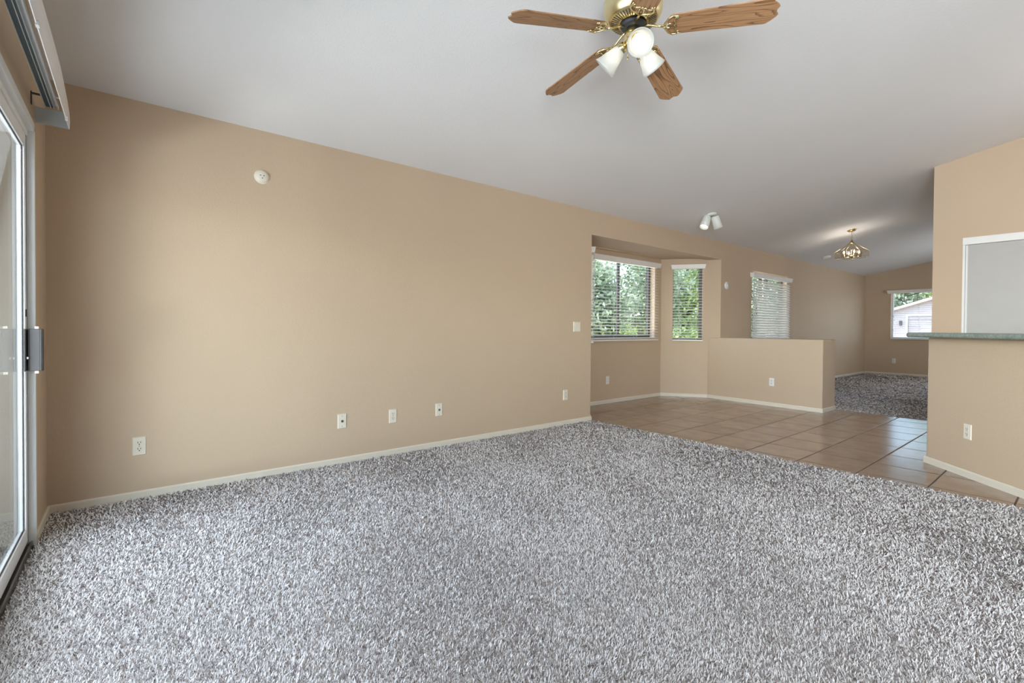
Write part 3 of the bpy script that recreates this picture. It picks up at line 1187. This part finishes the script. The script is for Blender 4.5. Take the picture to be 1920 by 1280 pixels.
# light kit
mb = MB()
mb.lathe([(0, -.012), (.034, -.012), (.034, -.030), (.043, -.036), (.043, -.074), (.036, -.092), (.022, -.104), (.012, -.108), (.010, -.120), (0, -.124)], 36)
mb.build('light_fitter', M_BRASS, t)
AZ0 = R(-39.3)
for k in range(3):
    a = AZ0 + k * 2 * PI / 3
    e = Vector((math.cos(a), math.sin(a), 0))
    zn, zo = 2.518 - FZ, 2.440 - FZ
    neck = e * .058 + Vector((0, 0, zn))
    mouth = e * .150 + Vector((0, 0, zo))
    ax = (mouth - neck).normalized()
    mb = MB()
    mb.tube([e * .030 + Vector((0, 0, -.060)), e * .046 + Vector((0, 0, -.066)), e * .052 + Vector((0, 0, -.082)), neck - ax * .012], .007, 8)
    mb.lathe([(0, -.024), (.020, -.022), (.027, -.008), (.027, .010), (.022, .012)], 24, axis_matrix(neck, ax))
    arm = mb.build('lamp_arm', M_BRASS, t)
    mb = MB()
    Ls = (mouth - neck).length
    mb.lathe([(.024, .004), (.032, .020), (.042, .055), (.050, .085), (.058, .108), (.0635, Ls), (.0615, Ls), (.055, .108), (.047, .085), (.039, .055), (.029, .020), (.021, .006)],
             36, axis_matrix(neck, ax))
    sh = mb.build('glass_shade', M_FROST, arm)
    mb = MB()
    mb.lathe([(0, .012), (.013, .012), (.014, .032), (.024, .052), (.033, .076), (.034, .084), (.028, .093), (.014, .097), (0, .098)], 28, axis_matrix(neck, ax))
    mb.build('bulb', M_BULB, arm)
for s, l in ((-1, .15), (1, .11)):
    mb = MB()
    x, y = .036 * math.cos(2.0 + s), .036 * math.sin(2.0 + s)
    mb.tube([(x, y, -.085), (x, y, -.085 - l * .55)], .0014, 6)
    mb.lathe([(0, 0), (.004, .002), (.005, .010), (.002, .018), (0, .018)], 12, Matrix.Translation((x, y, -.085 - l * .55 - .014)))
    mb.build('pull_chain', M_BRASS, t)

# ------------------------------------------------------------------ double spotlight on the ceiling
SX, SY = -3.172, 5.870
SZ = cz(SX)
t = thing('ceiling_spotlight', 'white twin spotlight on the sloping ceiling in front of the bay', 'spotlight', (SX, SY, SZ))
mb = MB()
mb.lathe([(.065, -.004), (.065, .010), (.058, .020), (0, .022)], 36, axis_matrix((0, 0, 0), CN))
mb.build('canopy', M_LAMPW, t)
tocam = Vector((-SX, -SY, 0)).normalized()
rgt = Vector((tocam.y * -1, tocam.x, 0))         # picture right
for nm, off, ax, lit in (('lit_spot', -.045, Vector((0, 0, -.88)) + rgt * -.26 + tocam * .42, True),
                         ('unlit_spot', .040, Vector((0, 0, -.95)) + rgt * .30 - tocam * .12, False)):
    ax.normalize()
    top = Vector((0, 0, -.030)) + rgt * off
    o = thing(nm, None, None)
    o.parent = t
    M = axis_matrix(top, ax)
    mb = MB()
    mb.lathe([(0, .000), (.030, .000), (.046, .006), (.051, .016), (.056, .165), (.053, .165), (.047, .030), (0, .028)], 36, M)
    mb.build('shade', M_LAMPW, o)
    mb = MB()
    mb.tube([rgt * off * .4 + CN * .015, Vector((0, 0, -.035)) + rgt * off * .35, top + ax * .045], .006, 8)
    mb.lathe([(.011, -.008), (.011, .008), (0, .009)], 14, axis_matrix(Vector((0, 0, -.045)) + rgt * off * .3, rgt))
    mb.build('swivel_arm', M_BRASS_S, o)
    mb = MB()
    mb.lathe([(0, .04), (.018, .04), (.038, .09), (.047, .138), (.036, .150), (0, .154)], 28, M)
    mb.build('bulb', M_BULBW if lit else M_WHITE, o)

# ------------------------------------------------------------------ chandelier
HX, HY = -2.510, 9.037
HZ = cz(HX)
t = thing('chandelier', 'brass and clear glass chandelier hanging in the far room', 'chandelier', (HX, HY, HZ))
mb = MB()
mb.lathe([(.066, -.003), (.066, .006), (.050, .022), (.012, .032), (0, .033)], 32, axis_matrix((0, 0, 0), CN))
mb.build('canopy', M_BRASS, t)
mb = MB()
zc, k = -.035, 0
while zc > -.175:
    M = Matrix.Translation((0, 0, zc)) @ Matrix.Rotation(R(90) * (k % 2) + .4, 4, 'Z')
    mb.tube([(.008 * math.cos(a), 0, .015 * math.sin(a)) for a in [2 * PI * i / 12 for i in range(13)]], .0024, 6, 0, M)
    zc -= .023
    k += 1
mb.build('chain', M_BRASS, t)
mb = MB()
mb.tube([(.005, .004, -.03), (.03, .02, -.06), (.052, .035, -.10), (.035, .025, -.15), (.005, .004, -.20)], .0022, 6)
mb.build('lamp_cord', M_CORD, t)
ZT, ZM, ZB, RO, RI = 2.490 - HZ, 2.345 - HZ, 2.255 - HZ, .236, .034
hexa = [(math.cos(R(60 * i + 12)), math.sin(R(60 * i + 12))) for i in range(6)]
fr = MB()
for i in range(6):
    a, b = hexa[i], hexa[(i + 1) % 6]
    fr.tube([(a[0] * RI, a[1] * RI, ZT), (a[0] * RO, a[1] * RO, ZM), (a[0] * RO * .93, a[1] * RO * .93, ZB)], .0026, 6)
    for r, z in ((RI, ZT), (RO, ZM), (RO * .93, ZB)):
        fr.tube([(a[0] * r, a[1] * r, z), (b[0] * r, b[1] * r, z)], .0024, 6)
fr.lathe([(0, .05), (.010, .045), (.022, .020), (.036, .004), (.036, -.006), (0, -.006)], 24, Matrix.Translation((0, 0, ZT)))
fr.tube([(0, 0, ZT), (0, 0, ZB + .02)], .005, 8)
fr.lathe([(0, .03), (.03, .02), (.03, .0), (.012, -.012), (0, -.030)], 20, Matrix.Translation((0, 0, ZB + .01)))
fr.build('frame', simple('aged_brass', (0.50, 0.40, 0.22), 0.35, 1.0), t)
for i in range(6):
    a, b = Vector((*hexa[i], 0)), Vector((*hexa[(i + 1) % 6], 0))
    for r0, z0, r1, z1, nm in ((RI, ZT, RO, ZM, 'upper_glass_panel'), (RO, ZM, RO * .93, ZB, 'lower_glass_panel')):
        mb = MB()
        th = .003
        q = [a * r0, b * r0, b * r1, a * r1]
        zz = [z0, z0, z1, z1]
        ins = (a + b).normalized() * th
        vs = [(*p.xy, z) for p, z in zip(q, zz)] + [(*(p - ins).xy, z) for p, z in zip(q, zz)]
        mb.add(vs, [(0, 1, 2, 3), (7, 6, 5, 4), (0, 4, 5, 1), (1, 5, 6, 2), (2, 6, 7, 3), (3, 7, 4, 0)])
        mb.build(nm, M_GLASSB, t)
for i in range(4):
    a = R(90 * i + 35)
    x, y = .105 * math.cos(a), .105 * math.sin(a)
    mb = MB()
    mb.tube([(0, 0, ZB + .02), (x * .5, y * .5, ZB + .002), (x, y, ZB + .012)], .005, 8)
    mb.lathe([(0, 0), (.020, .004), (.022, .010), (.011, .014), (.011, .050), (0, .050)], 18, Matrix.Translation((x, y, ZB + .008)))
    arm = mb.build('candle_arm', M_BRASS, t)
    mb = MB()
    mb.lathe([(0, .050), (.010, .056), (.016, .072), (.012, .092), (.003, .108), (0, .109)], 16, Matrix.Translation((x, y, ZB + .008)))
    mb.build('bulb', M_CANDLE, arm)
    mb = MB()
    mb.lathe([(.038, .006), (.040, .105), (.0385, .105), (.0365, .006)], 20, Matrix.Translation((x, y, ZB)))
    mb.build('glass_cup', M_GLASSB, arm)

# ------------------------------------------------------------------ outside
mb = MB()
mb.box(-60, 40, -40, 120, -0.36, -0.21)
struct('ground', mb, M_EARTH, 'desert gravel ground outside', 'ground')
mb = MB()
mb.box(-5.5, 4.5, -9.0, YF - WT, -0.21, -0.04)
struct('path_patio', mb, M_CONC, 'concrete patio slab outside the sliding door', 'patio')
mb = MB()
mb.box(-5.5, 4.5, -3.4, YF - WT, 2.62, 2.80)
struct('ceiling_patio', mb, M_STUCCO, 'stucco roof over the patio', 'roof')
mb = MB()
mb.box(-3.72, -3.50, -3.2, YF - WT, -0.04, 2.62)
struct('wall_patio', mb, simple('cream_patio_stucco', (0.36, 0.325, 0.27), 0.9, bump=(40, 0.4, 0.008)), 'cream stucco side wall of the patio', 'wall')
mb = MB()
mb.box(-9.2, -9.0, -10, 34, -0.21, 1.45)
tag(mb.build('yard_wall', M_FENCE), 'tan block wall behind the trees of the side yard', 'garden wall')


def leafy(name, label, x, y, h, rx, rz, nleaf, m, seed, group, trunk=True, size=.10):
    rg = np.random.default_rng(seed)
    t = thing(name, label, 'tree' if name == 'tree' else 'bush', (x, y, -.21), rg.uniform(0, 6), group)
    # clumps of leaves spread over an egg-shaped crown
    nc = 26
    d = rg.normal(size=(nc, 3)); d /= np.linalg.norm(d, axis=1, keepdims=True)
    cc = d * rg.uniform(.35, .95, (nc, 1)) * np.array([rx, rx, rz]) + np.array([0, 0, h - rz])
    idx = rg.integers(0, nc, nleaf)
    p = cc[idx] + rg.normal(size=(nleaf, 3)) * np.array([rx, rx, rz]) * .17
    p[:, 2] = np.maximum(p[:, 2], .1)
    a = rg.normal(size=(nleaf, 3)); a /= np.linalg.norm(a, axis=1, keepdims=True)
    b = np.cross(a, rg.normal(size=(nleaf, 3))); b /= np.linalg.norm(b, axis=1, keepdims=True)
    s = size * rg.uniform(.6, 1.4, (nleaf, 1))
    v = np.stack([p - a * s, p + b * s * .45, p + a * s, p - b * s * .45], 1).reshape(-1, 3)
    me = bpy.data.meshes.new('crown')
    me.vertices.add(len(v)); me.vertices.foreach_set('co', v.ravel().astype(np.float32))
    me.loops.add(nleaf * 4); me.loops.foreach_set('vertex_index', np.arange(nleaf * 4, dtype=np.int32))
    me.polygons.add(nleaf); me.polygons.foreach_set('loop_start', np.arange(0, nleaf * 4, 4, dtype=np.int32))
    at = me.attributes.new('tint', 'FLOAT', 'POINT')
    at.data.foreach_set('value', np.repeat(np.clip(rg.normal(.5, .25, nleaf) , 0, 1), 4).astype(np.float32))
    me.update(calc_edges=True)
    me.materials.append(m)
    o = bpy.data.objects.new('crown', me)
    COL.objects.link(o)
    o.parent = t
    mb = MB()
    if trunk:
        mb.tube([(0, 0, 0), (.05, .02, h * .3), (-.03, .05, h * .6), (0, 0, h * .85)], [.13, .10, .07, .02], 10)
        for i in range(5):
            c = cc[i]
            mb.tube([(0, .02, h * .32), tuple(c * .5 + np.array([0, 0, h * .2])), tuple(c)], [.06, .035, .01], 7)
        mb.build('trunk', M_BARK, t)
    else:
        for i in range(5):
            c = cc[i]
            mb.tube([(0, 0, 0), tuple(c * .6), tuple(c)], [.03, .02, .008], 6)
        mb.build('stem', M_BARK, t)
    return t


TG = 'trees in the side yard'
for i, (x, y, h, rx, rz, m, lb) in enumerate((
        (-7.75, 8.7, 3.3, 1.0, 1.3, M_LEAF_D, 'dusty green tree behind the left half of the wide bay window'),
        (-7.9, 11.3, 5.0, 1.4, 2.1, M_LEAF_D, 'tall dusty green tree behind the right half of the wide bay window'),
        (-7.4, 12.4, 5.2, 1.45, 2.3, M_LEAF_B, 'bright green tree filling the narrow bay window'),
        (-7.9, 14.6, 5.6, 1.6, 2.4, M_LEAF_D, 'grey-green tree behind the right edge of the narrow bay window'),
        (-7.6, 17.6, 4.8, 1.5, 2.0, M_LEAF_D, 'tree in the side yard beyond the dining window'))):
    leafy('tree', lb, x, y, h, rx, rz, 11000, m, 20 + i, TG, True, .062)
SG = 'bushes along the yard wall'
for i, (x, y, lb) in enumerate(((-7.2, 9.0, 'low green bush at the bottom left of the wide bay window'),
                                (-7.0, 10.9, 'bright green bush at the bottom right of the wide bay window'),
                                (-6.9, 11.9, 'bright green bush at the bottom of the narrow bay window'))):
    leafy('bush', lb, x, y, 1.5, .85, .75, 4000, M_LEAF_B, 50 + i, SG, False, .05)

# house with a garage across the street, seen through the far window
def neighbour():
    y = 50.0
    t = thing('neighbor_house', 'pale stucco house with a garage seen through the far window', 'house', (0, y, -.3))
    xl, xr = -10.95, -1.0
    ze, sl = 3.03, .335
    xm = (xl + xr) / 2
    zr = ze + (xm - xl) * sl
    mb = MB()
    gx0, gx1, gz = -9.88, -4.9, 2.62
    mb.box(xl, gx0, 0, .25, 0, gz)
    mb.box(gx1, xr, 0, .25, 0, gz)
    mb.prism([(xl, -gz), (xl, -ze), (xm, -zr), (xr, -ze), (xr, -gz)], 0, .25, 0, Matrix.Rotation(R(-90), 4, 'X'))
    mb.box(xl, xl + .25, .25, 9, 0, ze)
    mb.box(xr - .25, xr, .25, 9, 0, ze)
    mb.build('house_wall', M_STUCCO, t)
    mb = MB()
    for s in (-1, 1):
        xe_ = xl - .35 if s < 0 else xr + .35
        zz = ze - .35 * sl
        mb.hexa([(xe_, -.5, zz), (xm, -.5, zr), (xm, 9.2, zr), (xe_, 9.2, zz), (xe_, -.5, zz + .2), (xm, -.5, zr + .2), (xm, 9.2, zr + .2), (xe_, 9.2, zz + .2)])
    mb.build('roof', M_ROOFT, t)
    mb = MB()
    for i in range(4):
        mb.box(gx0, gx1, .10, .16, .02 + i * (gz - .3) / 4, (i + 1) * (gz - .3) / 4)
    mb.box(gx0, gx1, .06, .16, gz - .3, gz)
    mb.build('garage_door', M_GARAGE, t, .01)
    mb = MB()
    mb.box(-10.42, -10.24, -.16, 0, 1.85, 2.25)
    mb.build('wall_lamp', M_BLACKMETAL, t, .03)
    mb = MB()
    mb.box(gx0 - .12, gx0, -.03, .1, 0, gz + .12)
    mb.box(gx0, gx1, -.03, .1, gz, gz + .12)
    mb.build('garage_trim', M_WHITE, t)


neighbour()
mb = MB()
mb.box(-11.45, -11.05, 49.0, 49.15, -.21, 1.65)
mb.box(-11.43, -11.07, 48.98, 49.0, .0, 1.5)
tag(mb.build('side_gate', M_RED, None, .02), 'faded red gate at the left corner of the pale garage house', 'gate')
for i, (x, y, h, lb) in enumerate(((-13.5, 62, 9.5, 'leafy tree rising behind the left end of the garage roof'),
                                   (-10.0, 64, 10.5, 'broad leafy tree rising behind the middle of the garage roof'),
                                   (-6.0, 63, 10.5, 'leafy tree behind the ridge of the garage roof'),
                                   (-12.9, 52, 3.6, 'small bright tree beside the red gate'))):
    leafy('tree', lb, x, y, h, 2.3 if h > 5 else 1.0, 3.6 if h > 5 else 1.5, 4500, M_LEAF_B if i % 2 else M_LEAF_D, 80 + i, 'trees around the garage house', True, .26 if h > 5 else .12)

# ------------------------------------------------------------------ carpets
def carpet(name, label, x0, x1, y0, y1, seed, clip=None):
    rg = np.random.default_rng(seed)
    pts = []
    # tufts near the room's front edge are laid one by one, further back tufts are laid coarser
    rmax = max(math.hypot(a, b) for a in (x0, x1) for b in (y0, y1))
    q = .0023
    r, R0, h0 = 1.9, 1.9, .0045
    g = np.stack(np.meshgrid(np.arange(x0, x1, h0), np.arange(y0, y1, h0)), -1).reshape(-1, 2)
    g = g + rg.uniform(-.5, .5, g.shape) * h0
    rr = np.hypot(g[:, 0], g[:, 1])
    keep = (rr < R0) & ((rr > 1.1) | (rg.random(len(rr)) < .35))
    pts.append(np.c_[g[keep], np.full(keep.sum(), h0)])
    while r < rmax:
        n = int(2 * PI / q)
        th = (np.arange(n) + rg.uniform(0, 1, n)) * q
        rad = r * (1 + rg.uniform(-.5, .5, n) * q)
        p = np.c_[rad * np.cos(th), rad * np.sin(th), np.full(n, r * q)]
        pts.append(p)
        r *= 1 + q
    p = np.concatenate(pts)
    m = (p[:, 0] > x0) & (p[:, 0] < x1) & (p[:, 1] > y0) & (p[:, 1] < y1)
    if clip is not None:
        m &= clip(p)
    p = p[m]
    n = len(p)
    w = p[:, 2] * rg.uniform(.45, .85, n)
    fx = np.sin(p[:, 0] * 3.1 + 1.3 * np.sin(p[:, 1] * 2.3)) + np.sin(p[:, 1] * 4.7 + p[:, 0] * 1.9)
    ang = rg.uniform(0, 2 * PI, n)
    ang = ang + .35 * np.sin(ang - 1.2 * fx)
    ln = np.clip(p[:, 2] * rg.uniform(1.3, 2.7, n), .006, .034)
    ht = np.clip(rg.normal(.011, .003, n), .004, .018)
    d = np.c_[np.cos(ang), np.sin(ang)]
    s = np.c_[-d[:, 1], d[:, 0]] * w[:, None] * .5
    b = p[:, :2]
    V = np.zeros((n, 5, 3))
    V[:, 0, :2] = b - s; V[:, 1, :2] = b + s
    V[:, 2, :2] = b + d * (ln * .45)[:, None] + s * .9; V[:, 3, :2] = b + d * (ln * .45)[:, None] - s * .9
    V[:, 4, :2] = b + d * ln[:, None]
    V[:, 0, 2] = V[:, 1, 2] = .002
    V[:, 2, 2] = V[:, 3, 2] = ht * .75
    V[:, 4, 2] = ht
    V[:, :, 0] = np.clip(V[:, :, 0], x0 + .002, x1 - .002)
    V[:, :, 1] = np.clip(V[:, :, 1], y0 - .02, y1 + .012)
    me = bpy.data.meshes.new(name)
    base = np.array([(x0, y0, .0005), (x1, y0, .0005), (x1, y1, .0005), (x0, y1, .0005),
                     (x0, y0, .003), (x1, y0, .003), (x1, y1, .003), (x0, y1, .003)])
    bf = [(3, 2, 1, 0), (4, 5, 6, 7), (0, 1, 5, 4), (1, 2, 6, 5), (2, 3, 7, 6), (3, 0, 4, 7)]
    co = np.concatenate([V.reshape(-1, 3), base]).astype(np.float32)
    o5 = (np.arange(n) * 5)[:, None]
    li = np.concatenate([(o5 + np.array([[0, 1, 2, 3, 3, 2, 4]])).ravel(), (np.array(bf) + n * 5).ravel()]).astype(np.int32)
    st = np.concatenate([((np.arange(n) * 7)[:, None] + np.array([[0, 4]])).ravel(), n * 7 + np.arange(6) * 4]).astype(np.int32)
    me.vertices.add(len(co)); me.vertices.foreach_set('co', co.ravel())
    me.loops.add(len(li)); me.loops.foreach_set('vertex_index', li)
    me.polygons.add(len(st)); me.polygons.foreach_set('loop_start', st)
    mi = np.zeros(len(st), np.int32); mi[-6:] = 1
    me.polygons.foreach_set('material_index', mi)
    at = me.attributes.new('tint', 'FLOAT', 'POINT')
    tn = np.where(rg.random(n) < .26, rg.uniform(0.02, .34, n), np.clip(rg.normal(.70, .16, n), .3, 1))
    at.data.foreach_set('value', np.r_[np.repeat(tn, 5), np.zeros(8)].astype(np.float32))
    me.update(calc_edges=True)
    me.materials.append(M_CARPET); me.materials.append(M_BACKING)
    o = bpy.data.objects.new(name, me)
    COL.objects.link(o)
    return tag(o, label, 'carpet', None, 'stuff')


carpet('carpet', 'speckled grey and brown shag carpet covering the living-room floor', XL + .004, XR, YF + .004, 4.222, 3)
carpet('carpet', 'darker speckled grey carpet of the far room beyond the tile', XL + .004, -.055, 7.50, YB - .004, 4,
       lambda p: ~((p[:, 1] < 8.02) & (p[:, 0] > KX)))
